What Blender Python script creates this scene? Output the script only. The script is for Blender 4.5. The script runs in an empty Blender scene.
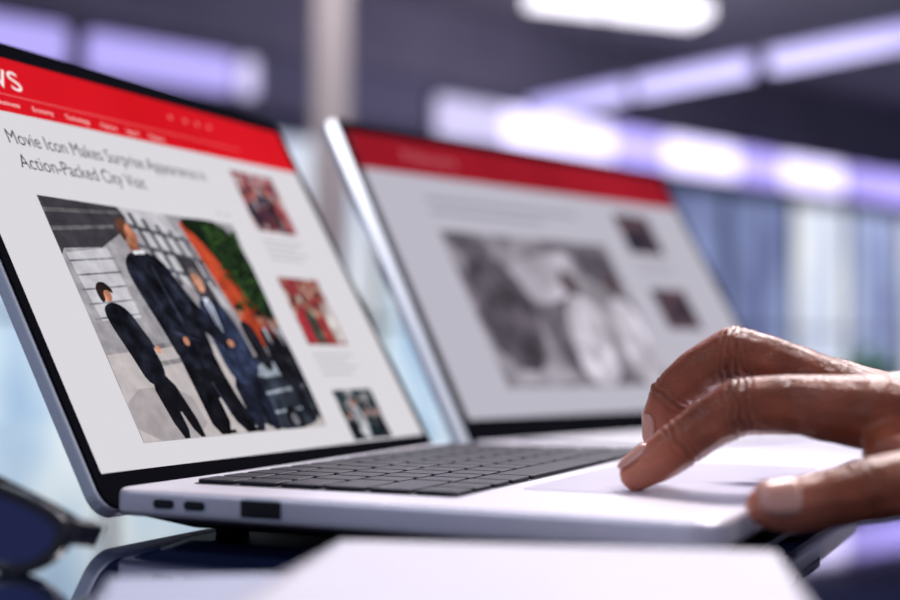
import bpy, bmesh, math, random
from mathutils import Vector, Matrix, noise
random.seed(4)
TZ=.74
sc=bpy.context.scene
try:
    sc.view_settings.view_transform='Standard'; sc.view_settings.look='None'
except Exception: pass

# ---------------------------------------------------------------- materials
def srgb(r,g,b):
    f=lambda c:(c/255/12.92) if c/255<=.04045 else ((c/255+.055)/1.055)**2.4
    return (f(r),f(g),f(b),1)
MC={}
def mat(name,col,rough=.5,metal=0.,emit=None,es=0.,var=0.,vscale=40,bump=0.,bscale=400,coat=0.,sss=0.,spec=.5):
    if name in MC: return MC[name]
    m=bpy.data.materials.new(name);m.use_nodes=True;nt=m.node_tree;b=nt.nodes['Principled BSDF']
    b.inputs['Roughness'].default_value=rough;b.inputs['Metallic'].default_value=metal
    b.inputs['Coat Weight'].default_value=coat;b.inputs['Specular IOR Level'].default_value=spec
    tc=nt.nodes.new('ShaderNodeTexCoord')
    no=nt.nodes.new('ShaderNodeTexNoise');no.inputs['Scale'].default_value=vscale;no.inputs['Detail'].default_value=4
    nt.links.new(tc.outputs['Object'],no.inputs['Vector'])
    rp=nt.nodes.new('ShaderNodeValToRGB');e=rp.color_ramp.elements
    e[0].position=.3;e[1].position=.7
    e[0].color=tuple(max(0,c*(1-var)) for c in col[:3])+(1,);e[1].color=tuple(min(1,c*(1+var)) for c in col[:3])+(1,)
    nt.links.new(no.outputs['Fac'],rp.inputs['Fac']);nt.links.new(rp.outputs['Color'],b.inputs['Base Color'])
    if emit: b.inputs['Emission Color'].default_value=emit;b.inputs['Emission Strength'].default_value=es
    if sss: b.inputs['Subsurface Weight'].default_value=sss;b.inputs['Subsurface Radius'].default_value=(.006,.002,.001);b.inputs['Subsurface Scale'].default_value=1
    if bump:
        n2=nt.nodes.new('ShaderNodeTexNoise');n2.inputs['Scale'].default_value=bscale;n2.inputs['Detail'].default_value=3
        nt.links.new(tc.outputs['Object'],n2.inputs['Vector'])
        bp=nt.nodes.new('ShaderNodeBump');bp.inputs['Strength'].default_value=bump;bp.inputs['Distance'].default_value=.001
        nt.links.new(n2.outputs['Fac'],bp.inputs['Height']);nt.links.new(bp.outputs['Normal'],b.inputs['Normal'])
    MC[name]=m;return m
def emis_noise(name,cols,scale,strength,stretch=(1,1,1),detail=2,rough=.5,spec=0.):
    if name in MC: return MC[name]
    m=bpy.data.materials.new(name);m.use_nodes=True;nt=m.node_tree;b=nt.nodes['Principled BSDF']
    b.inputs['Base Color'].default_value=(.004,.004,.004,1);b.inputs['Roughness'].default_value=rough;b.inputs['Specular IOR Level'].default_value=spec
    tc=nt.nodes.new('ShaderNodeTexCoord');mp=nt.nodes.new('ShaderNodeMapping');mp.inputs['Scale'].default_value=stretch
    no=nt.nodes.new('ShaderNodeTexNoise');no.inputs['Scale'].default_value=scale;no.inputs['Detail'].default_value=detail
    rp=nt.nodes.new('ShaderNodeValToRGB');e=rp.color_ramp.elements
    n=len(cols)
    while len(e)<n: e.new(.5)
    for i,c in enumerate(cols): e[i].position=.32+.36*i/(n-1) if n>1 else .5*i;e[i].color=srgb(*c)
    if n==1: e[1].color=srgb(*cols[0])
    nt.links.new(tc.outputs['Object'],mp.inputs['Vector']);nt.links.new(mp.outputs[0],no.inputs['Vector'])
    nt.links.new(no.outputs['Fac'],rp.inputs['Fac']);nt.links.new(rp.outputs['Color'],b.inputs['Emission Color'])
    b.inputs['Emission Strength'].default_value=strength
    MC[name]=m;return m
def pix(name,r,g,b,k=1.0):     # lit display pixel colour
    return mat('pix_'+name,(.004,.004,.004,1),.6,emit=srgb(r,g,b),es=k,spec=0.)
def pixv(name,r,g,b,v=.25,scale=150):
    f=lambda q:tuple(max(0,min(255,c*q+(q-1)*20)) for c in (r,g,b))
    return emis_noise('pixv_'+name,[f(1-v),(r,g,b),f(1+v)],scale,1.0,detail=5)

# ---------------------------------------------------------------- helpers
def obj(name,me,mt=None,parent=None):
    o=bpy.data.objects.new(name,me);sc.collection.objects.link(o)
    if mt: me.materials.append(mt)
    if parent: o.parent=parent;o.matrix_parent_inverse=parent.matrix_world.inverted()
    return o
def empty(name,loc):
    o=bpy.data.objects.new(name,None);sc.collection.objects.link(o);o.location=loc;o.empty_display_size=.05
    bpy.context.view_layer.update();return o
class Frame:
    def __init__(s,o,a,b,c): s.o,s.a,s.b,s.c=Vector(o),Vector(a).normalized(),Vector(b).normalized(),Vector(c).normalized()
    def __call__(s,x,y,z=0): return s.o+s.a*x+s.b*y+s.c*z
def rrect(x0,y0,x1,y1,r,n=6):
    P=[]
    if r<=0: return [(x0,y0),(x1,y0),(x1,y1),(x0,y1)]
    for cx,cy,a0 in ((x1-r,y0+r,-90),(x1-r,y1-r,0),(x0+r,y1-r,90),(x0+r,y0+r,180)):
        for i in range(n+1):
            a=math.radians(a0+90*i/n);P.append((cx+r*math.cos(a),cy+r*math.sin(a)))
    return P
def prism_bm(bm,F,pts,c0,c1,pts0=None):
    lo=[bm.verts.new(F(x,y,c0)) for x,y in (pts0 or pts)];hi=[bm.verts.new(F(x,y,c1)) for x,y in pts]
    n=len(pts)
    bm.faces.new(hi);bm.faces.new(lo[::-1])
    for i in range(n): bm.faces.new((lo[i],lo[(i+1)%n],hi[(i+1)%n],hi[i]))
def finish(bm,name,mt,parent,bevel=0,smooth=True,seg=3):
    bmesh.ops.recalc_face_normals(bm,faces=bm.faces)
    me=bpy.data.meshes.new(name);bm.to_mesh(me);bm.free()
    o=obj(name,me,mt,parent)
    if smooth:
        for p in me.polygons: p.use_smooth=True
    if bevel:
        m=o.modifiers.new('bevel','BEVEL');m.width=bevel;m.segments=seg;m.limit_method='ANGLE';m.angle_limit=math.radians(40)
    if smooth:
        es=o.modifiers.new('wn','WEIGHTED_NORMAL');es.keep_sharp=True
    return o
def prism(name,F,pts,c0,c1,mt,parent=None,bevel=0,pts0=None,smooth=True):
    bm=bmesh.new();prism_bm(bm,F,pts,c0,c1,pts0);return finish(bm,name,mt,parent,bevel,smooth)
def flat(name,F,polys,n,mt,parent):
    bm=bmesh.new()
    for p in polys: bm.faces.new([bm.verts.new(F(x,y,n)) for x,y in p])
    bmesh.ops.triangulate(bm,faces=bm.faces)
    me=bpy.data.meshes.new(name);bm.to_mesh(me);bm.free()
    return obj(name,me,mt,parent)
def chaikin(p,k=2):
    for _ in range(k):
        q=[]
        for i in range(len(p)):
            a=p[i];b=p[(i+1)%len(p)]
            q+= [(a[0]*.75+b[0]*.25,a[1]*.75+b[1]*.25),(a[0]*.25+b[0]*.75,a[1]*.25+b[1]*.75)]
        p=q
    return p
def ell(cx,cy,rx,ry,n=16,rot=0):
    R=[]
    for i in range(n):
        a=2*math.pi*i/n;x=rx*math.cos(a);y=ry*math.sin(a)
        R.append((cx+x*math.cos(rot)-y*math.sin(rot),cy+x*math.sin(rot)+y*math.cos(rot)))
    return R
def text(name,s,F,x,y,h,width,n,mt,parent):
    cu=bpy.data.curves.new(name,'FONT');cu.body=s;cu.size=1
    to=bpy.data.objects.new(name+'_c',cu);sc.collection.objects.link(to)
    bpy.context.view_layer.update()
    dg=bpy.context.evaluated_depsgraph_get();me=bpy.data.meshes.new_from_object(to.evaluated_get(dg))
    bpy.data.objects.remove(to)
    xs=[v.co.x for v in me.vertices];x0,x1=min(xs),max(xs)
    for v in me.vertices:
        v.co=F(x+(v.co.x-x0)/(x1-x0)*width, y+v.co.y*h/.7, n)
    me.name=name
    return obj(name,me,mt,parent)

silver=mat('anodised_aluminium',srgb(226,223,234),.36,.45,var=.03,vscale=900)
silver2=mat('anodised_aluminium_pale',srgb(212,221,232),.42,.30,var=.03,vscale=900)
black=mat('black_bezel_glass',(.006,.006,.009,1),.6,spec=0.)
keym=mat('key_black_plastic',(.010,.010,.02,1),.45,bump=.1,spec=.3)
keyp=mat('key_pale_plastic',srgb(205,203,212),.5)
well=mat('keyboard_well',(.03,.03,.04,1),.5)
portm=mat('port_dark',(.01,.01,.012,1),.4)
padm=mat('trackpad_glass',srgb(222,218,232),.3,.35)
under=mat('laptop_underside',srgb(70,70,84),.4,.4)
rub=mat('rubber_foot',(.01,.01,.01,1),.8)

def laptop(o,yaw,tilt,W,D,L,T,lu0,lu1,km,U0=0.,bz=.0012):
    X=Vector((math.cos(yaw),math.sin(yaw),0));Y=Vector((math.sin(yaw),-math.cos(yaw),0));Z=Vector((0,0,1))
    O=Vector(o);E=empty('laptop',(o[0],o[1],TZ))
    B=Frame(O,X,Y,Z)                       # origin deck top at the hinge
    top=rrect(U0,.006,W,D,.009)
    bot=rrect(U0+.020,.022,W-.020,D-.022,.008)
    bandz=-.0092
    prism('base_shell',B,top,bandz,0,silver,E,.0022)
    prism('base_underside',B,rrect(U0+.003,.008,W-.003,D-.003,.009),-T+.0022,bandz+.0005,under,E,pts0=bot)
    for i,(a,b) in enumerate(((U0+.034,.034),(W-.034,.034),(U0+.034,D-.036),(W-.034,D-.036))):
        prism('rubber_foot_%d'%(i+1),B,ell(a,b,.006,.006),-T,-T+.004,rub,E)
    k0,k1,kv0,kv1=.016,W-.018,.022,.126
    prism('keyboard_well',B,rrect(k0,kv0,k1,kv1,.003),-.0005,.0002,well,E)
    bm=bmesh.new();rows=6;rh=(kv1-kv0)/rows
    for r in range(rows):
        ws=[1]*14 if r<5 else [1,1,1,1.2,5,1.2,1,1,1.2]
        if r==1: ws[-1]=1.6
        if r==2: ws[0]=1.5
        if r==3: ws=[1.8]+[1]*11+[1.8]
        if r==4: ws=[2.3]+[1]*10+[2.3]
        tot=sum(ws);x=k0+.001
        for w in ws:
            dx=w/tot*(k1-k0-.002)
            prism_bm(bm,B,rrect(x+.001,kv0+rh*r+.001,x+dx-.001,kv0+rh*(r+1)-.001,.0015,2),.0002,.0016);x+=dx
    finish(bm,'keys',km,E,.0003,seg=1)
    prism('trackpad',B,rrect(W*.20,.134,W*.74,D-.007,.004),-.0004,.0002,padm,E,.0001)
    prism('finger_notch',B,rrect(W*.40,D-.003,W*.58,D+.0004,.001),-.003,.0002,under,E)
    S=Frame(O+X*U0,Y,Z,-X)
    for i,(v,w,h) in enumerate(((.0295,.0085,.003),(.0420,.0085,.003),(.068,.0155,.0056))):
        z=-.0043
        prism('port_rim_%d'%(i+1),S,rrect(v-w/2-.0006,z-h/2-.0006,v+w/2+.0006,z+h/2+.0006,h*.4),-.0012,.0002,silver2,E)
        prism('port_%d'%(i+1),S,rrect(v-w/2,z-h/2,v+w/2,z+h/2,h*.45 if i<2 else .0008),-.001,.00035,portm,E)
    N=Y*math.cos(tilt)+Z*math.sin(tilt);Lv=-Y*math.sin(tilt)+Z*math.cos(tilt)
    LF=Frame(O,X,Lv,N)
    prism('lid_shell',LF,rrect(lu0,-.010,lu1,L-.0004,.009),-.0065,-.0009,silver2,E,.0010)
    prism('bezel',LF,rrect(lu0+bz,-.009,lu1-.0002,L+.0006,.008 if bz<.002 else .003),-.0030,0,black,E,.0006)
    bm=bmesh.new();HF=Frame(O+Y*.0015-Z*.005,Y,Z,X)
    prism_bm(bm,HF,ell(0,0,.0042,.0042,20),.02,W-.02);finish(bm,'hinge',black,E)
    return E,LF,B

# ================================================================= laptop 1
yaw=1.1342;T1=.0168
E1,LF,B1=laptop((-.1186,.4771,TZ+T1),yaw,.5097,.2538,.218,.2010,T1,-.009,.2590,keym,-.0095)
page=pix('page',222,219,225,.97);red=emis_noise('pix_red',[(208,10,24),(226,22,38)],9,1.0);white=pix('white',250,240,240)
dk=pix('headline',70,66,76);gtx=pix('greytext',150,148,155)
s0,s1,sb,st=-.0035,.2525,.0045,.1925
flat('screen_page',LF,[[(s0,sb),(s1,sb),(s1,st),(s0,st)]],.0002,page,E1)
flat('news_banner',LF,[[(s0,.1630),(s1,.1660),(s1,st),(s0,st)]],.0003,red,E1)
flat('banner_rule',LF,[[(s0,.1722),(s1*.8,.1728),(s1*.8,.1732),(s0,.1726)]],.0004,pix('rule',240,120,124),E1)
text('banner_title','NEWS',LF,.003,.1760,.0098,.043,.0004,white,E1)
x=.008
for w,wd in (('Politics',.012),('Business',.013),('Economy',.013),('Technology',.016),('Culture',.011),('Sport',.009),('Opinion',.012)):
    text('menu_'+w.lower(),w,LF,x,.1668,.0025,wd*.95,.0004,pix('menu',255,214,214),E1);x+=wd+.007
for i,xx in enumerate((.150,.162,.172,.182)):
    flat('banner_icon_%d'%i,LF,[ell(xx,.1835,.0014,.0014,12)],.0004,pix('icon',236,120,122),E1)
text('headline_1','Movie Icon Makes Surprise Appearance in',LF,.0235,.1475,.0068,.133,.0004,dk,E1)
text('headline_2','Action-Packed City Visit',LF,.0245,.1360,.0068,.079,.0004,dk,E1)
text('carets','<  >',LF,.152,.1270,.004,.010,.0004,gtx,E1)
PX0,PX1,PY0,PY1=.026,.1600,.0145,.1235
def PP(pts): return [(PX0+(PX1-PX0)*min(1,max(0,s)),PY1-(PY1-PY0)*min(1,max(0,t))) for s,t in pts]
lay=[.0004]
def pic(name,polys,c,smooth=0,v=.22):
    lay[0]+=.00003
    ps=[PP(chaikin(p,smooth) if smooth else p) for p in polys]
    flat('picture_'+name,LF,ps,lay[0],pixv('p_'+name,*c,v=v),E1)
pic('background',[[(0,0),(1,0),(1,1),(0,1)]],(160,156,162),0,.1)
pic('dark_soffit',[[(0,0),(.40,0),(.36,.10),(.20,.20),(.02,.22),(0,.25)]],(60,58,64),0,.12)
pic('soffit_beams',[[(0,.05),(.36,.02),(.36,.035),(0,.07)],[(0,.13),(.30,.09),(.30,.105),(0,.15)]],(98,94,98))
pic('facade_light',[[(.02,.24),(.22,.20),(.24,.50),(.05,.52)],[(.36,0),(.60,0),(.74,.45),(.50,.30)]],(198,196,202),0,.06)
pic('facade_lines',[[(.40+.06*i,.02+.02*i),(.42+.06*i,.02+.02*i),(.48+.06*i,.34),(.46+.06*i,.34)] for i in range(5)],(72,74,82))
pic('facade_lines1',[[(.36,.07+.09*i),(.72,.12+.09*i),(.72,.14+.09*i),(.36,.09+.09*i)] for i in range(3)],(88,90,98))
pic('facade_lines2',[[(.02,.27+.06*i),(.24,.24+.06*i),(.24,.248+.06*i),(.02,.278+.06*i)] for i in range(5)],(136,134,142))
pic('dark_doorway',[[(.56,.20),(.66,.22),(.72,.60),(.62,.58)]],(58,54,62))
pic('brick_column',[[(.66,.03),(.82,.03),(.96,.62),(.80,.62)]],(186,70,42),0,.14)
pic('brick_shade',[[(.75,.03),(.82,.03),(.96,.62),(.89,.62)]],(136,46,30),0,.14)
pic('tree',[[(.68,0),(1,0),(1,.56),(.95,.52),(.90,.42),(.86,.38),(.84,.28),(.79,.20),(.74,.10),(.68,.05)]],(18,34,18),2)
pic('leaves',[ell(random.uniform(.80,.99),random.uniform(.02,.46),random.uniform(.008,.022),random.uniform(.006,.02),7,random.random()*3) for _ in range(60) ],(38,64,28))
pic('leaves_light',[ell(random.uniform(.82,.99),random.uniform(.02,.40),.005,.006,6) for _ in range(40)],(76,106,50))
pic('pavement',[[(0,.66),(.5,.60),(1,.72),(1,1),(0,1)]],(192,184,184),0,.05)
pic('pavement_shade',[[(0,.80),(.3,.78),(.34,1),(0,1)]],(168,160,162),1,.05)
pic('steps',[[(.20,.62),(.50,.58),(.50,.60),(.20,.64)],[(.20,.69),(.50,.65),(.50,.67),(.20,.71)]],(150,146,150))
pic('car',[[(.58,.80),(.68,.68),(.84,.65),(.97,.70),(1,.76),(1,1.0),(.60,1.0)]],(46,52,64),2,.3)
pic('car_window',[[(.69,.77),(.75,.70),(.85,.685),(.93,.75)]],(150,160,172),1,.2)
pic('car_highlight',[[(.62,.84),(.98,.80),(.98,.815),(.62,.855)],[(.66,.92),(.98,.90),(.98,.91),(.66,.935)]],(140,148,160))
pic('wheel',[ell(.82,.96,.045,.06)],(14,14,18))
pic('wheel_rim',[ell(.82,.96,.022,.03)],(110,112,120))
pic('guests',[[(.84,.55),(.885,.525),(.93,.55),(.95,.66),(.95,.80),(.97,.98),(.90,.98),(.885,.80),(.845,.74)],[(.93,.56),(.965,.54),(1,.57),(1,.98),(.97,.96),(.955,.70)],[(.74,.52),(.775,.49),(.82,.53),(.84,.66),(.83,.74),(.77,.72)]],(20,20,28),2,.35)
pic('guest_heads',[ell(.885,.485,.022,.036),ell(.965,.50,.020,.034),ell(.775,.455,.018,.03)],(158,104,84))
pic('guest_hair',[ell(.890,.460,.023,.020),ell(.970,.475,.020,.018),ell(.778,.435,.018,.015)],(36,26,24))
pic('guest_shirt',[[(.875,.53),(.892,.53),(.888,.61)],[(.955,.545),(.97,.545),(.968,.62)]],(214,216,228))
pic('woman_legs',[[(.135,.74),(.235,.72),(.30,1.0),(.255,1.0),(.215,.86),(.225,1.0),(.175,1.0)]],(14,14,22),1)
pic('woman_suit',[[(.085,.455),(.135,.440),(.185,.475),(.215,.57),(.240,.76),(.135,.80),(.105,.66),(.078,.56),(.068,.49)]],(18,20,30),2,.4)
pic('woman_arm',[[(.165,.48),(.19,.50),(.235,.62),(.225,.64),(.18,.56)]],(34,36,48),1)
pic('woman_face',[ell(.112,.410,.022,.033)],(184,124,100))
pic('woman_hair',[[(.07,.40),(.085,.365),(.12,.355),(.148,.385),(.145,.41),(.12,.39),(.10,.40),(.098,.44),(.078,.45)]],(36,24,22),2)
pic('man2_legs',[[(.55,.74),(.71,.72),(.72,1.0),(.655,1.0),(.635,.86),(.625,1.0),(.565,1.0)]],(24,28,44),1,.35)
pic('man2_suit',[[(.555,.43),(.585,.405),(.65,.405),(.70,.45),(.735,.58),(.74,.72),(.71,.76),(.66,.80),(.56,.78),(.545,.60)]],(40,48,72),2,.35)
pic('man2_shirt',[[(.585,.40),(.635,.40),(.63,.56),(.612,.58)]],(206,214,234),1,.1)
pic('man2_tie',[[(.606,.42),(.617,.42),(.622,.55),(.612,.57)]],(40,44,70))
pic('man2_lapel',[[(.575,.415),(.59,.40),(.615,.58),(.605,.60)],[(.635,.40),(.655,.415),(.64,.55),(.622,.60)]],(28,34,54))
pic('man2_face',[ell(.608,.325,.028,.050,18,-.1)],(198,142,116),0,.15)
pic('man2_features',[[(.588,.345),(.606,.345),(.606,.352),(.588,.352)],[(.585,.312),(.597,.310),(.597,.316),(.585,.318)]],(120,72,60))
pic('man2_hair',[[(.575,.31),(.58,.272),(.605,.258),(.635,.272),(.642,.32),(.636,.345),(.63,.30),(.608,.285),(.59,.29)]],(110,104,106),2)
pic('man2_arm',[[(.565,.46),(.60,.52),(.645,.60),(.64,.645),(.565,.57)]],(32,38,60),1,.3)
pic('man1_legs',[[(.325,.62),(.51,.60),(.525,.80),(.585,1.0),(.485,1.0),(.435,.80),(.44,1.0),(.345,1.0),(.335,.82)]],(12,13,20),1,.4)
pic('man1_suit',[[(.270,.250),(.320,.210),(.40,.207),(.465,.245),(.495,.33),(.515,.45),(.525,.58),(.51,.70),(.42,.73),(.33,.71),(.305,.55),(.275,.42),(.257,.31)]],(18,20,30),2,.45)
pic('man1_arm_far',[[(.43,.25),(.485,.29),(.535,.43),(.625,.565),(.618,.625),(.59,.63),(.48,.52),(.43,.40)]],(24,27,40),2,.4)
pic('man1_arm_near',[[(.265,.27),(.32,.28),(.345,.42),(.40,.56),(.385,.60),(.325,.55),(.275,.44)]],(26,29,42),2,.4)
pic('man1_fold',[[(.385,.27),(.393,.27),(.425,.50),(.42,.54)],[(.44,.32),(.447,.32),(.50,.45),(.495,.47)],[(.36,.56),(.47,.60),(.47,.607),(.36,.572)],[(.43,.78),(.437,.78),(.47,.92),(.462,.93)]],(50,54,72),0)
pic('man1_neck',[[(.315,.17),(.368,.17),(.375,.220),(.322,.222)]],(150,94,72))
pic('man1_head',[ell(.340,.128,.036,.062,20,-.15)],(184,120,92),0,.18)
pic('man1_profile',[[(.362,.09),(.378,.125),(.386,.138),(.376,.145),(.378,.160),(.366,.182),(.355,.185)]],(178,112,86),1,.15)
pic('man1_hair',[[(.298,.13),(.302,.075),(.335,.056),(.366,.075),(.350,.085),(.335,.105),(.330,.145),(.312,.175)]],(92,58,44),2)
pic('man1_ear',[ell(.334,.132,.008,.015)],(150,92,70))
pic('man1_collar',[[(.325,.210),(.382,.203),(.385,.218),(.328,.226)]],(222,224,236))
pic('hands',[ell(.632,.612,.018,.018),ell(.236,.642,.012,.018),ell(.395,.605,.014,.02)],(194,134,108))
pic('shoes',[[(.50,.985),(.58,.985),(.58,1),(.50,1)],[(.37,.985),(.445,.985),(.445,1),(.37,1)]],(12,10,12))
th=[((.182,.1225),(.2205,.1580),'a'),((.179,.0575),(.217,.0955),'b'),((.180,.0055),(.2185,.0325),'c')]
tc={'a':[(30,34,48),(100,60,74),(170,60,66),(205,190,190),(60,60,84)],'b':[(40,60,48),(166,54,60),(110,40,50),(190,150,124),(206,198,198)],'c':[(16,34,40),(34,66,72),(60,50,52),(180,180,186),(30,30,36)]}
for (a,b,kk) in th:
    a0,b0=a;a1,b1=b
    flat('thumbnail_'+kk,LF,[[(a0,b0),(a1,b0),(a1,b1),(a0,b1)]],.0004,emis_noise('pixn_'+kk,tc[kk],150,1.0,detail=4),E1)
    w=a1-a0;h=b1-b0
    for i in range(4):
        cx=a0+w*(.14+.24*i);tp=b0+h*random.uniform(.42,.68)
        c={'a':[(34,34,50),(60,40,52),(24,26,36),(150,60,66)],'b':[(150,40,52),(40,66,58),(170,60,60),(206,200,196)],'c':[(20,22,30),(190,190,198),(24,40,46),(24,24,30)]}[kk][i]
        flat('thumbnail_%s_person_%d'%(kk,i),LF,[chaikin([(cx-w*.09,b0+.0002),(cx+w*.1,b0+.0002),(cx+w*.11,tp-h*.12),(cx+w*.04,tp),(cx-w*.05,tp),(cx-w*.10,tp-h*.12)],2)],.00045,pixv('tp_%s%d'%(kk,i),*c),E1)
        flat('thumbnail_%s_face_%d'%(kk,i),LF,[ell(cx,tp+h*.08,w*.05,h*.085,10)],.0005,pixv('tface',170,116,98),E1)
        flat('thumbnail_%s_hair_%d'%(kk,i),LF,[ell(cx,tp+h*.14,w*.052,h*.05,10)],.00055,pix('thair',40,30,30),E1)
    if kk!='c':
        flat('thumbnail_%s_caption'%kk,LF,[[(a0,b0-.005-.0035*i),(a0+w*(1-.2*(i%2)),b0-.005-.0035*i),(a0+w*(1-.2*(i%2)),b0-.0062-.0035*i),(a0,b0-.0062-.0035*i)] for i in range(4)],.0004,pix('cap',186,184,190),E1)

# ================================================================= laptop 2
k=1.15;T2=.011
E2,LG,B2=laptop((.0110*k,.7044*k,TZ+T2),.8002,.5425,.3233*k,.235,.2114*k,T2,-.009,.3233*k,keyp,-.009,.0090)
def R2(x0,y0,x1,y1): return [(x0*k,y0*k),(x1*k,y0*k),(x1*k,y1*k),(x0*k,y1*k)]
flat('screen_page',LG,[R2(.005,.012,.317,.204)],.0002,pix('page2',190,187,200,.97),E2)
flat('news_banner',LG,[R2(.005,.177,.317,.204)],.0003,emis_noise('pix_red2',[(140,14,30),(164,22,40)],9,1.0),E2)
text('banner_title','News',LG,.045*k,.187*k,.010,.045*k,.0004,pix('w2',190,100,112),E2)
flat('headline_lines',LG,[R2(.047,.158,.19,.161),R2(.047,.149,.15,.152)],.0003,pix('h2',150,148,160),E2)
flat('article_picture',LG,[R2(.047,.030,.205,.137)],.0003,emis_noise('pixn_d',[(56,52,62),(104,98,108),(160,154,164),(110,104,114)],22,.95,detail=4),E2)
flat('article_light',LG,[[(x*k,y*k) for x,y in chaikin(p,2)] for p in ([(.10,.085),(.15,.095),(.165,.13),(.13,.125),(.09,.115)],[(.055,.032),(.12,.032),(.10,.045),(.06,.042)])],.00035,pixv('lt2',178,172,184,.15,40),E2)
flat('article_figures',LG,[[(x*k,y*k) for x,y in chaikin(p,1)] for p in ([(.120,.031),(.155,.031),(.160,.062),(.168,.084),(.150,.096),(.138,.094),(.126,.074)],[(.170,.031),(.204,.031),(.204,.080),(.196,.094),(.182,.096),(.172,.076)])],.0004,pixv('fig2',198,192,204,.18,60),E2)
flat('article_dark',LG,[[(x*k,y*k) for x,y in chaikin(p,1)] for p in ([(.048,.060),(.066,.040),(.090,.042),(.104,.085),(.095,.112),(.078,.126),(.055,.120)],[(.160,.108),(.20,.10),(.204,.128),(.175,.134)])],.00042,pixv('dark2',84,78,88,.3,60),E2)
flat('article_heads',LG,[ell(.146*k,.104*k,.008*k,.010*k),ell(.190*k,.104*k,.008*k,.010*k)],.0005,pix('hd2',80,64,70),E2)
flat('thumbnail_a',LG,[R2(.232,.133,.272,.166)],.0003,emis_noise('pixn_e',[(26,26,40),(50,44,60),(106,80,86),(34,34,50)],60,1.),E2)
flat('thumbnail_b',LG,[R2(.232,.072,.272,.104)],.0003,MC['pixn_e'],E2)
flat('captions',LG,[R2(.232,.126-.005*i,.272,.128-.005*i) for i in range(3)],.0003,pix('cap2',165,163,174),E2)

# ================================================================= hand
def seg_chain(bm,ch):
    for (p,r),(q,s) in zip(ch[:-1],ch[1:]):
        p=Vector(p);q=Vector(q);n=max(2,int((q-p).length/.0016))
        for i in range(n+1):
            t=i/n;c=p.lerp(q,t);rr=r+(s-r)*t
            bmesh.ops.create_icosphere(bm,subdivisions=2,radius=rr,matrix=Matrix.Translation(c))
index=[((.0640,.4620,.0228),.0064),((.0697,.4617,.0266),.0075),((.0790,.4605,.0330),.0082),((.0880,.4580,.0400),.0085),((.0980,.4550,.0462),.0098),((.1170,.4500,.0468),.0101),((.1402,.4410,.0440),.0128)]
middle=[((.0770,.4900,.0345),.0064),((.0772,.4895,.0405),.0073),((.0798,.4880,.0485),.0080),((.0895,.4835,.0575),.0087),((.1010,.4780,.0640),.0101),((.1200,.4690,.0568),.0100),((.1420,.4580,.0452),.0120)]
ring=[((.1130,.5050,.0400),.0062),((.1200,.5060,.0445),.0070),((.1290,.5060,.0480),.0075),((.1430,.5020,.0535),.0088),((.1590,.4760,.0450),.0112)]
pinky=[((.1310,.5210,.0400),.0055),((.1370,.5210,.0430),.0060),((.1440,.5210,.0455),.0065),((.1560,.5170,.0482),.0075),((.1680,.4900,.0430),.0105)]
thumb=[((.0950,.4030,.0184),.0068),((.1010,.4035,.0186),.0081),((.1110,.4045,.0200),.0085),((.1245,.4055,.0228),.0097),((.1400,.4090,.0254),.0101),((.1580,.4130,.0285),.0128),((.1800,.4200,.0318),.0152),((.2080,.4320,.0350),.0170)]
palm=[[((.1402,.4410,.0440),.0120),((.185,.430,.0425),.0155),((.228,.432,.0400),.0185)],
 [((.1420,.4580,.0452),.0120),((.190,.447,.0440),.0150),((.230,.440,.0410),.0190)],
 [((.1590,.4760,.0450),.0112),((.197,.464,.0430),.0140),((.233,.450,.0410),.0185)],
 [((.1680,.4900,.0430),.0105),((.203,.476,.0400),.0140),((.236,.458,.0400),.0175)],
 [((.1402,.4410,.0430),.0110),((.1430,.4580,.0440),.0105),((.1590,.4760,.0435),.0095),((.1680,.4900,.0430),.0090)],
 [((.158,.4430,.0400),.011),((.163,.459,.0410),.011),((.172,.475,.0400),.010),((.180,.487,.0390),.0095)],
 [((.1450,.4370,.0380),.0105),((.1380,.4260,.0315),.0080),((.152,.4150,.0285),.010)],[((.160,.436,.0380),.012),((.166,.422,.0310),.012)],[((.175,.436,.0380),.013),((.180,.424,.0330),.013)]]
fore=[((.231,.434,.0400),.0190),((.29,.420,.0450),.0220),((.37,.395,.0520),.0290),((.46,.365,.0600),.0360)]
fore2=[((.235,.453,.0405),.0185),((.29,.438,.0450),.0210),((.37,.410,.0520),.0280),((.46,.378,.0600),.0350)]
up=lambda ch:[((x,y,z+TZ),r+.0003) for (x,y,z),r in ch]
bm=bmesh.new()
for ch in [index,middle,ring,pinky,thumb,fore,fore2]+palm: seg_chain(bm,up(ch))
me=bpy.data.meshes.new('h');bm.to_mesh(me);bm.free()
tmp=bpy.data.objects.new('h',me);sc.collection.objects.link(tmp)
m=tmp.modifiers.new('r','REMESH');m.mode='VOXEL';m.voxel_size=.0008
m=tmp.modifiers.new('s','SMOOTH');m.factor=.5;m.iterations=10
bpy.context.view_layer.update()
hm=bpy.data.meshes.new_from_object(tmp.evaluated_get(bpy.context.evaluated_depsgraph_get()))
bpy.data.objects.remove(tmp)
hm.name='hand'
joints=[]
for ch,js in ((index,(2,4)),(middle,(2,4)),(ring,(2,3)),(pinky,(2,3)),(thumb,(3,))):
    for j in js:
        p=Vector(ch[j][0])+Vector((0,0,TZ));a=(Vector(ch[j+1][0])-Vector(ch[j-1][0])).normalized();joints.append((p,a,ch[j][1],.0055 if j>2 or ch is thumb else .0035))
tips=[Vector(ch[0][0])+Vector((0,0,TZ)) for ch in (index,middle,ring,pinky,thumb)]
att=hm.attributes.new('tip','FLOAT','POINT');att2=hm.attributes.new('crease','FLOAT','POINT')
nrm=[v.normal.copy() for v in hm.vertices]
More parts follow.
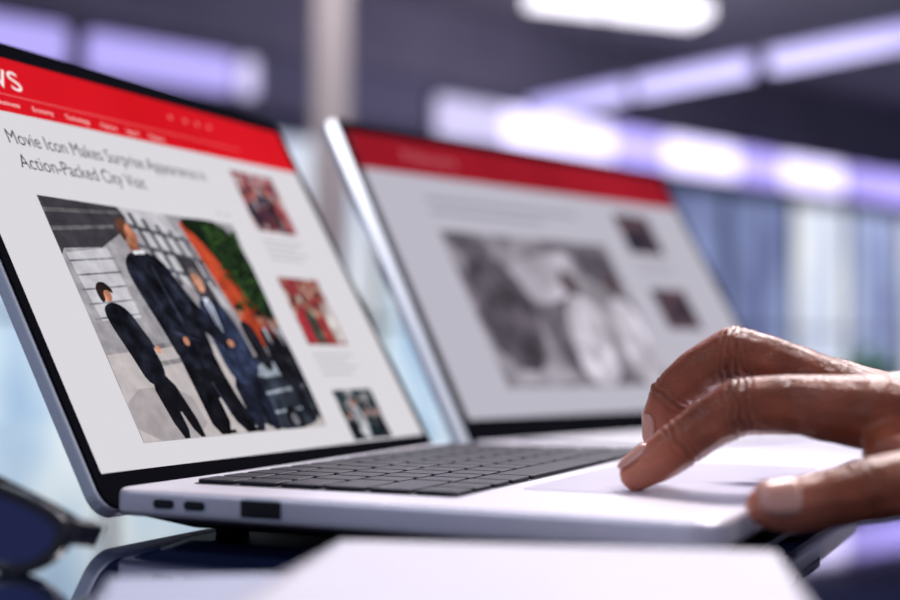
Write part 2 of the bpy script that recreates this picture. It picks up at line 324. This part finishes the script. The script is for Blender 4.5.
for i,v in enumerate(hm.vertices):
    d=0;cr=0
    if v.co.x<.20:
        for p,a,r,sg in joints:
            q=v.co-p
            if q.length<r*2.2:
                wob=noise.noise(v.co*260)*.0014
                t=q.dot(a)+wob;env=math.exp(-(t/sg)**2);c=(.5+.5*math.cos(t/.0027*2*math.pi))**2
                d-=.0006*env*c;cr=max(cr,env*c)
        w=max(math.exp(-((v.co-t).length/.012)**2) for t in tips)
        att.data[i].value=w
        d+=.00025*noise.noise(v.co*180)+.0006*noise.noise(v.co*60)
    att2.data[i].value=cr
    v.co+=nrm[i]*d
skin=mat('skin_brown',(.285,.074,.033,1),.36,var=.32,vscale=80,bump=.0,sss=.10,spec=.38)
nt=skin.node_tree;b=nt.nodes['Principled BSDF'];ln=b.inputs['Base Color'].links[0];src=ln.from_socket
at=nt.nodes.new('ShaderNodeAttribute');at.attribute_name='tip';mx=nt.nodes.new('ShaderNodeMix');mx.data_type='RGBA'
nt.links.new(at.outputs['Fac'],mx.inputs[0]);nt.links.new(src,mx.inputs[6]);mx.inputs[7].default_value=(.68,.24,.15,1)
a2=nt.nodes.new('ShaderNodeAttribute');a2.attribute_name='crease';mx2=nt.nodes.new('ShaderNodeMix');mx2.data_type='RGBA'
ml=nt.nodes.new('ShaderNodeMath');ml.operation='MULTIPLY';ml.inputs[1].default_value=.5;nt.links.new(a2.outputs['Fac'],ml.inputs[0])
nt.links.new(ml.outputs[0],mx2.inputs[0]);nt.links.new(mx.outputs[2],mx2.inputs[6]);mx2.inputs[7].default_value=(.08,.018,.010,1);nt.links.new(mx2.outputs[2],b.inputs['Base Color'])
tcn=nt.nodes.new('ShaderNodeTexCoord')
vo=nt.nodes.new('ShaderNodeTexVoronoi');vo.feature='DISTANCE_TO_EDGE';vo.inputs['Scale'].default_value=600
mpn=nt.nodes.new('ShaderNodeMapping');mpn.inputs['Scale'].default_value=(.7,1,1.3)
nt.links.new(tcn.outputs['Object'],mpn.inputs[0]);nt.links.new(mpn.outputs[0],vo.inputs['Vector'])
n2=nt.nodes.new('ShaderNodeTexNoise');n2.inputs['Scale'].default_value=420;n2.inputs['Detail'].default_value=6;nt.links.new(tcn.outputs['Object'],n2.inputs['Vector'])
ad=nt.nodes.new('ShaderNodeMath');ad.operation='ADD';nt.links.new(vo.outputs['Distance'],ad.inputs[0]);nt.links.new(n2.outputs['Fac'],ad.inputs[1])
bp=nt.nodes.new('ShaderNodeBump');bp.inputs['Strength'].default_value=.6;bp.inputs['Distance'].default_value=.0005
nt.links.new(ad.outputs[0],bp.inputs['Height']);nt.links.new(bp.outputs['Normal'],b.inputs['Normal'])
HE=empty('person_hand',(.16,.45,TZ+.04))
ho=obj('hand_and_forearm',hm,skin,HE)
for p in hm.polygons: p.use_smooth=True
nailm=mat('fingernail',(.66,.34,.27,1),.26,coat=.3)
def nail(name,ch,dors,w=1.0):
    c=Vector(ch[0][0])+Vector((0,0,TZ));a=(Vector(ch[0][0])-Vector(ch[1][0])).normalized()
    d=Vector(dors);d=(d-a*d.dot(a)).normalized();s=a.cross(d);r=ch[0][1]+.0004;r2=ch[1][1]
    bm=bmesh.new();nu,nv=10,10;g=[]
    for i in range(nu):
        t=-.0075+(.0075+r*.62)*i/(nu-1)
        rr=math.sqrt(max(0,r*r-t*t)) if t>0 else r+(r2-r)*min(1,-t/.007)
        end=abs(i/(nu-1)*2-1);am=50*w*(1-.35*end**4)
        row=[]
        for j in range(nv):
            th=math.radians(-am+2*am*j/(nv-1));row.append(bm.verts.new(c+a*t+(d*math.cos(th)+s*math.sin(th))*(rr+.0002)))
        g.append(row)
    for i in range(nu-1):
        for j in range(nv-1): bm.faces.new((g[i][j],g[i+1][j],g[i+1][j+1],g[i][j+1]))
    o=finish(bm,name,nailm,HE,0);o.modifiers.clear();mm=o.modifiers.new('s','SOLIDIFY');mm.thickness=.0006;mm.offset=0
nail('nail_index',index,(-.5,.05,.85));nail('nail_middle',middle,(-.95,-.15,.25));nail('nail_ring',ring,(-.5,0,.85));nail('nail_pinky',pinky,(-.5,0,.85));nail('nail_thumb',thumb,(-.1,-.75,.65),1.1)
# sleeve
cloth=mat('sleeve_fabric',srgb(44,48,72),.85,var=.15,bump=.5,bscale=500)
bm=bmesh.new();rings=[]
pa=Vector((.33,.417,.049+TZ));pb=Vector((.62,.32,.075+TZ));ax=(pb-pa).normalized();sd=ax.cross(Vector((0,0,1))).normalized();u2=sd.cross(ax)
for i in range(13):
    t=i/12;c=pa.lerp(pb,t);r=.036+.012*t+.0012*math.sin(i*2.3)
    rings.append([bm.verts.new(c+(sd*math.cos(2*math.pi*j/28)*1.25+u2*math.sin(2*math.pi*j/28))*r*(1+.03*math.sin(5*j+i))) for j in range(28)])
for i in range(12):
    for j in range(28): bm.faces.new((rings[i][j],rings[i][(j+1)%28],rings[i+1][(j+1)%28],rings[i+1][j]))
bm.faces.new(rings[-1])
so=finish(bm,'sleeve',cloth,HE,0);so.modifiers.clear();mm=so.modifiers.new('s','SOLIDIFY');mm.thickness=.002

# ================================================================= table things
Wd=Frame((0,0,TZ),(1,0,0),(0,1,0),(0,0,1))
TE=empty('office_table',(.1,.45,0))
tab=mat('table_top_lacquer',srgb(16,26,60),.045,var=.2,vscale=6,coat=1.,spec=.8)
prism('table_top',Wd,rrect(-.85,-.35,1.15,1.22,.02),-.028,0,tab,TE,.003)
legm=mat('table_leg_metal',srgb(60,60,66),.4,.8)
for i,(a,b) in enumerate(((-.78,-.28),(1.08,-.28),(-.78,1.15),(1.08,1.15))):
    prism('leg_%d'%(i+1),Wd,rrect(a-.03,b-.03,a+.03,b+.03,.005),-TZ,-.028,legm,TE)
paper=mat('paper_white',srgb(206,205,216),.6,var=.02);cover=mat('notebook_cover',srgb(212,209,220),.5,var=.02);cover2=mat('notebook_cover_grey',srgb(172,178,200),.5,var=.02)
def notebook(x,y,ang,w,h,z0,z1,cv):
    F=Frame((x,y,TZ+z0),(math.cos(ang),math.sin(ang),0),(math.sin(ang),-math.cos(ang),0),(0,0,1))
    E=empty('notebook',(x,y,TZ+z0));t=z1-z0
    prism('cover_back',F,rrect(0,0,w,h,.004),0,.001,cv,E,.0003)
    for i in range(5): 
        a=.001+(t-.002)*i/5;prism('pages_%d'%(i+1),F,rrect(.001,.0015,w-.0015-.0004*(i%2),h-.0015,.003),a,a+(t-.002)/5-.0001,paper,E)
    prism('cover_front',F,rrect(0,0,w,h,.004),t-.001,t,cv,E,.0003)
    prism('spine',F,rrect(-.001,0,.0008,h,.0003),0,t,cv,E)
notebook(-.086,.345,.16,.140,.150,0,.0065,cover2)
notebook(-.028,.360,-.15,.112,.17,.0067,.0140,cover)
# sunglasses (temples folded)
GE=empty('sunglasses',(-.150,.43,TZ));fr=mat('glasses_frame',(.008,.008,.014,1),.22,spec=.5,coat=.3);lens=mat('tinted_lens',srgb(28,38,104),.1,coat=.6)
ga=math.radians(-20)
GF=Frame((-.1440,.400,TZ+.0185),(math.cos(ga),math.sin(ga),-.36),(.30,.10,.95),(math.sin(-ga),-math.cos(ga),.2))
GF.b=GF.b-GF.a*GF.b.dot(GF.a);GF.b.normalize();GF.c=GF.a.cross(GF.b).normalized()
if GF.c.y>0: GF.c=-GF.c
gs=.76
for i,cx in enumerate((-.030,.019)):
    out=[(cx+(x)*gs,y*gs) for x,y in chaikin([(-.026,.014),(.026,.016),(.028,.0),(.012,-.016),(-.014,-.016),(-.028,-.002)],3)]
    inn=[(cx+(x-cx)*.80,y*.74) for x,y in out]
    bm=bmesh.new();n=len(out)
    V=[[bm.verts.new(GF(x,y,c)) for x,y in pts] for pts,c in ((out,0),(out,.004),(inn,.004),(inn,0))]
    for a in range(4):
        for j in range(n): bm.faces.new((V[a][j],V[a][(j+1)%n],V[(a+1)%4][(j+1)%n],V[(a+1)%4][j]))
    finish(bm,'rim_%d'%(i+1),fr,GE,.0006)
    prism('lens_%d'%(i+1),GF,inn,.0014,.0026,lens,GE)
prism('bridge',GF,chaikin([(-.014,.009),(.003,.009),(.003,.004),(-.006,.006),(-.014,.004)],2),0,.004,fr,GE,.0006)
for i,(x0,x1,c) in enumerate(((-.050,.034,-.004),(-.042,.039,-.008))):
    prism('temple_%d'%(i+1),GF,chaikin([(x0,.011),(x1,.011),(x1,.006),(x0+.01,.005),(x0,.001)] if i else [(x0,.011),(x1,.008),(x1,.002),(x1-.01,.004),(x0,.006)],2),c-.0015,c,fr,GE,.0004)
    hx=(-.050,.039)[i];prism('hinge_%d'%(i+1),GF,rrect(hx-.003,.004,hx+.003,.011,.001),c-.0015,.003,fr,GE,.0005)

# ================================================================= room
ang=math.radians(42);e2=Vector((math.cos(ang),math.sin(ang),0));nn=Vector((-math.sin(ang),math.cos(ang),0))
WF=Frame((-.13,8.9,0),e2,(0,0,1),-nn)
wallm=mat('wall_header_grey',srgb(126,120,138),.7,var=.1,vscale=2)
prism('wall_back',WF,[(-9,2.60),(15,2.60),(15,3.1),(-9,3.1)],-.15,.05,wallm,smooth=False)
prism('trim_1',WF,[(-9,2.14),(15,2.14),(15,2.25),(-9,2.25)],-.1,.06,mat('dark_trim',srgb(66,64,84),.6),smooth=False)
prism('baseboard_back',WF,[(-9,0),(15,0),(15,.12),(-9,.12)],-.1,.04,wallm,smooth=False)
prism('wall_cove',WF,[(-9,2.25),(15,2.25),(15,2.60),(-9,2.60)],-.15,-.02,mat('cove_grey',srgb(116,112,136),.7),smooth=False)
def strip(name,F,segs,y0,y1):
    x0=segs[0][0];x1=segs[-1][1]
    E=empty(name,F((x0+x1)/2,(y0+y1)/2,.05))
    prism('housing',F,[(x0,y0-.02),(x1,y0-.02),(x1,y1+.02),(x0,y1+.02)],-.02,.04,mat('lamp_housing',srgb(70,68,82),.5),E,smooth=False)
    for i,(a,b_,col,es) in enumerate(segs):
        prism('tube_%d'%(i+1),F,rrect(a,y0,b_,y1,.04),.04,.07,mat('lamp_%s_%s'%(str(col),es),(.5,.5,.5,1),.5,emit=srgb(*col),es=es),E)
li=(166,152,236);lh=(218,208,255)
strip('linear_wall_lamp',WF,[(-4.4,-2.62,li,1.0),(-2.50,-1.58,li,1.05),(-1.54,-1.42,lh,.9)],2.30,2.52)
strip('linear_wall_lamp',WF,[(.0,.60,lh,.75),(.62,1.75,lh,1.9),(1.78,2.35,li,1.7),(2.38,3.3,lh,2.1),(3.33,3.9,li,1.7),(3.95,4.9,lh,2.0),(5.0,5.5,li,1.5),(5.55,7.0,li,1.7),(7.0,9.0,li,1.3)],2.22,2.50)
cols=[[(118,128,170),(168,180,224),(214,226,250)],[(92,98,138),(126,138,182),(176,190,230)],[(170,180,216),(226,234,252),(252,254,255)],[(80,86,122),(110,118,160),(148,162,208)],[(156,186,220),(206,228,246),(244,252,255)]]
mull=mat('window_frame_dark',srgb(74,78,110),.5,.3)
i=0;x=-6.0
seq=[1,4,4,4,4,2,4,4,2,3,1,2,0,2,0,2,0,1,2,1]
while x<13:
    w=.92
    E=empty('window_%d'%(i+1),WF(x+w/2,1.2,0))
    prism('pane',WF,[(x+.03,.16),(x+w-.03,.16),(x+w-.03,2.10),(x+.03,2.10)],-.03,0,emis_noise('frosted_daylight_%d'%seq[i%len(seq)],cols[seq[i%len(seq)]],1.8,1.0,(1.6,1.6,.5)),E,smooth=False)
    for a,b2,c,d in ((x,.12,x+.03,2.14),(x+w-.03,.12,x+w,2.14),(x,.12,x+w,.16),(x,2.10,x+w,2.14),(x,.98,x+w,1.01)):
        prism('frame',WF,[(a,b2),(c,b2),(c,d),(a,d)],-.05,.04,mull,E,smooth=False)
    x+=w;i+=1
G=Frame((0,0,0),(1,0,0),(0,1,0),(0,0,1))
fl=lambda s,t:(WF.o+e2*s-nn*t)
def slab(name,z0,z1,m,s0=-9,s1=15,t0=-.15,t1=9):
    prism(name,G,[(fl(s,t).x,fl(s,t).y) for s,t in ((s0,t0),(s0,t1),(s1,t1),(s1,t0))],z0,z1,m,smooth=False)
slab('floor',-.1,0,mat('floor_carpet',srgb(86,92,116),.8,var=.15,vscale=3))
slab('ceiling',3.1,3.2,mat('ceiling_dark',srgb(122,116,128),.8,var=.1,vscale=1))
def bar(name,p,q,wid,th,col,es,gaps,zc):
    p=Vector(p);q=Vector(q);d=(q-p);L=d.length;d.normalize();s=Vector((0,0,1)).cross(d)
    F=Frame(p,d,s,(0,0,1));E=empty(name,p)
    prism('housing',F,rrect(0,-wid/2-.01,L,wid/2+.01,.01),th*.5,th*.7,mat('lamp_housing',srgb(70,68,82),.5),E,smooth=False)
    xs=[0]+[g*L for gg in gaps for g in gg]+[L]
    for i in range(0,len(xs),2): prism('tube_%d'%(i//2+1),F,rrect(xs[i],-wid/2,xs[i+1],wid/2,.02),-th/2,th/2,mat('lamp_%s_%s'%(str(col),es),(.5,.5,.5,1),.5,emit=srgb(*col),es=es),E,.01)
    for t in (.15,.85): prism('rod_%d'%int(t*100),F,ell(L*t,0,.008,.008,8),th*.6,zc-p.z,legm,E)
bar('pendant_lamp',(.50,8.20,2.29),(3.1,5.32,2.33),.09,.10,(162,150,236),1.0,((.19,.215),(.41,.445)),3.1)
bar('ceiling_lamp',(.50,8.07,2.96),(1.58,8.45,2.94),.28,.10,(250,244,255),2.0,(),3.1)
prism('column',G,rrect(-.62,6.0,-.46,6.18,.02),0,3.1,mat('column_paint',srgb(196,184,172),.6,var=.05),None,.01)
PE=empty('potted_plant',(2.35,7.6,0))
prism('pot',Frame((2.35,7.6,0),(1,0,0),(0,1,0),(0,0,1)),ell(0,0,.16,.16,24),0,.4,mat('pot_grey',srgb(120,118,124),.6),PE,.01,pts0=ell(0,0,.12,.12,24))
bm=bmesh.new()
for i in range(60):
    a=random.random()*6.28;tl=random.uniform(.1,1.0);h=random.uniform(.2,.5)
    c=Vector((2.35,7.6,.38));t=c+Vector((math.cos(a)*.2*tl,math.sin(a)*.2*tl,h));s=Vector((-math.sin(a),math.cos(a),0))*.03;mid=c.lerp(t,.6)+Vector((0,0,.06))
    bm.faces.new([bm.verts.new(v) for v in (c,mid+s,t,mid-s)])
finish(bm,'leaves',mat('leaf_green',srgb(120,200,130),.5,var=.3,vscale=5),PE,0,False)

# ================================================================= lights
def area(name,loc,tgt,size,power,col,sy=None):
    l=bpy.data.lights.new(name,'AREA');l.energy=power;l.color=col;l.size=size
    if sy: l.shape='RECTANGLE';l.size_y=sy
    o=bpy.data.objects.new(name,l);sc.collection.objects.link(o);o.location=loc
    o.rotation_euler=(Vector(tgt)-Vector(loc)).to_track_quat('-Z','Y').to_euler();return o
area('ceiling_light_key',(.8,1.9,2.6),(.1,.5,.75),1.0,82,(1,.94,.96),.5)
area('ceiling_light_left',(-1.2,-.3,2.7),(0,.5,.75),1.2,14,(.80,.86,1),.6)
area('ceiling_light_right',(1.6,-.6,2.7),(.1,.5,.75),1.0,12,(1,.88,.88),.5)
area('ceiling_light_far',(0,5,3.05),(0,5.2,0),2,60,(.86,.82,1),2)
area('added_ceiling_fill',(1.2,7.2,1.9),(1.2,7.6,3.1),2,30,(.84,.80,1),2)  # added fill aimed upward to lighten the dark ceiling, not a room fixture
w=bpy.data.worlds.new('world');sc.world=w;w.use_nodes=True
w.node_tree.nodes['Background'].inputs[0].default_value=(.55,.62,.92,1);w.node_tree.nodes['Background'].inputs[1].default_value=.34

# ================================================================= camera
cd=bpy.data.cameras.new('camera');cam=bpy.data.objects.new('camera',cd);sc.collection.objects.link(cam)
p,r=.0385,.0034
Fv=Vector((0,math.cos(p),math.sin(p)));U=Vector((0,-math.sin(p),math.cos(p)));R=Vector((1,0,0))
R2v=R*math.cos(r)+U*math.sin(r);U2=-R*math.sin(r)+U*math.cos(r)
cam.matrix_world=Matrix(((R2v.x,U2.x,-Fv.x,0),(R2v.y,U2.y,-Fv.y,0),(R2v.z,U2.z,-Fv.z,TZ+.0639),(0,0,0,1)))
cd.sensor_width=36;cd.lens=54;cd.clip_start=.01
cd.dof.use_dof=True;cd.dof.focus_distance=.505;cd.dof.aperture_fstop=4.2
sc.camera=cam
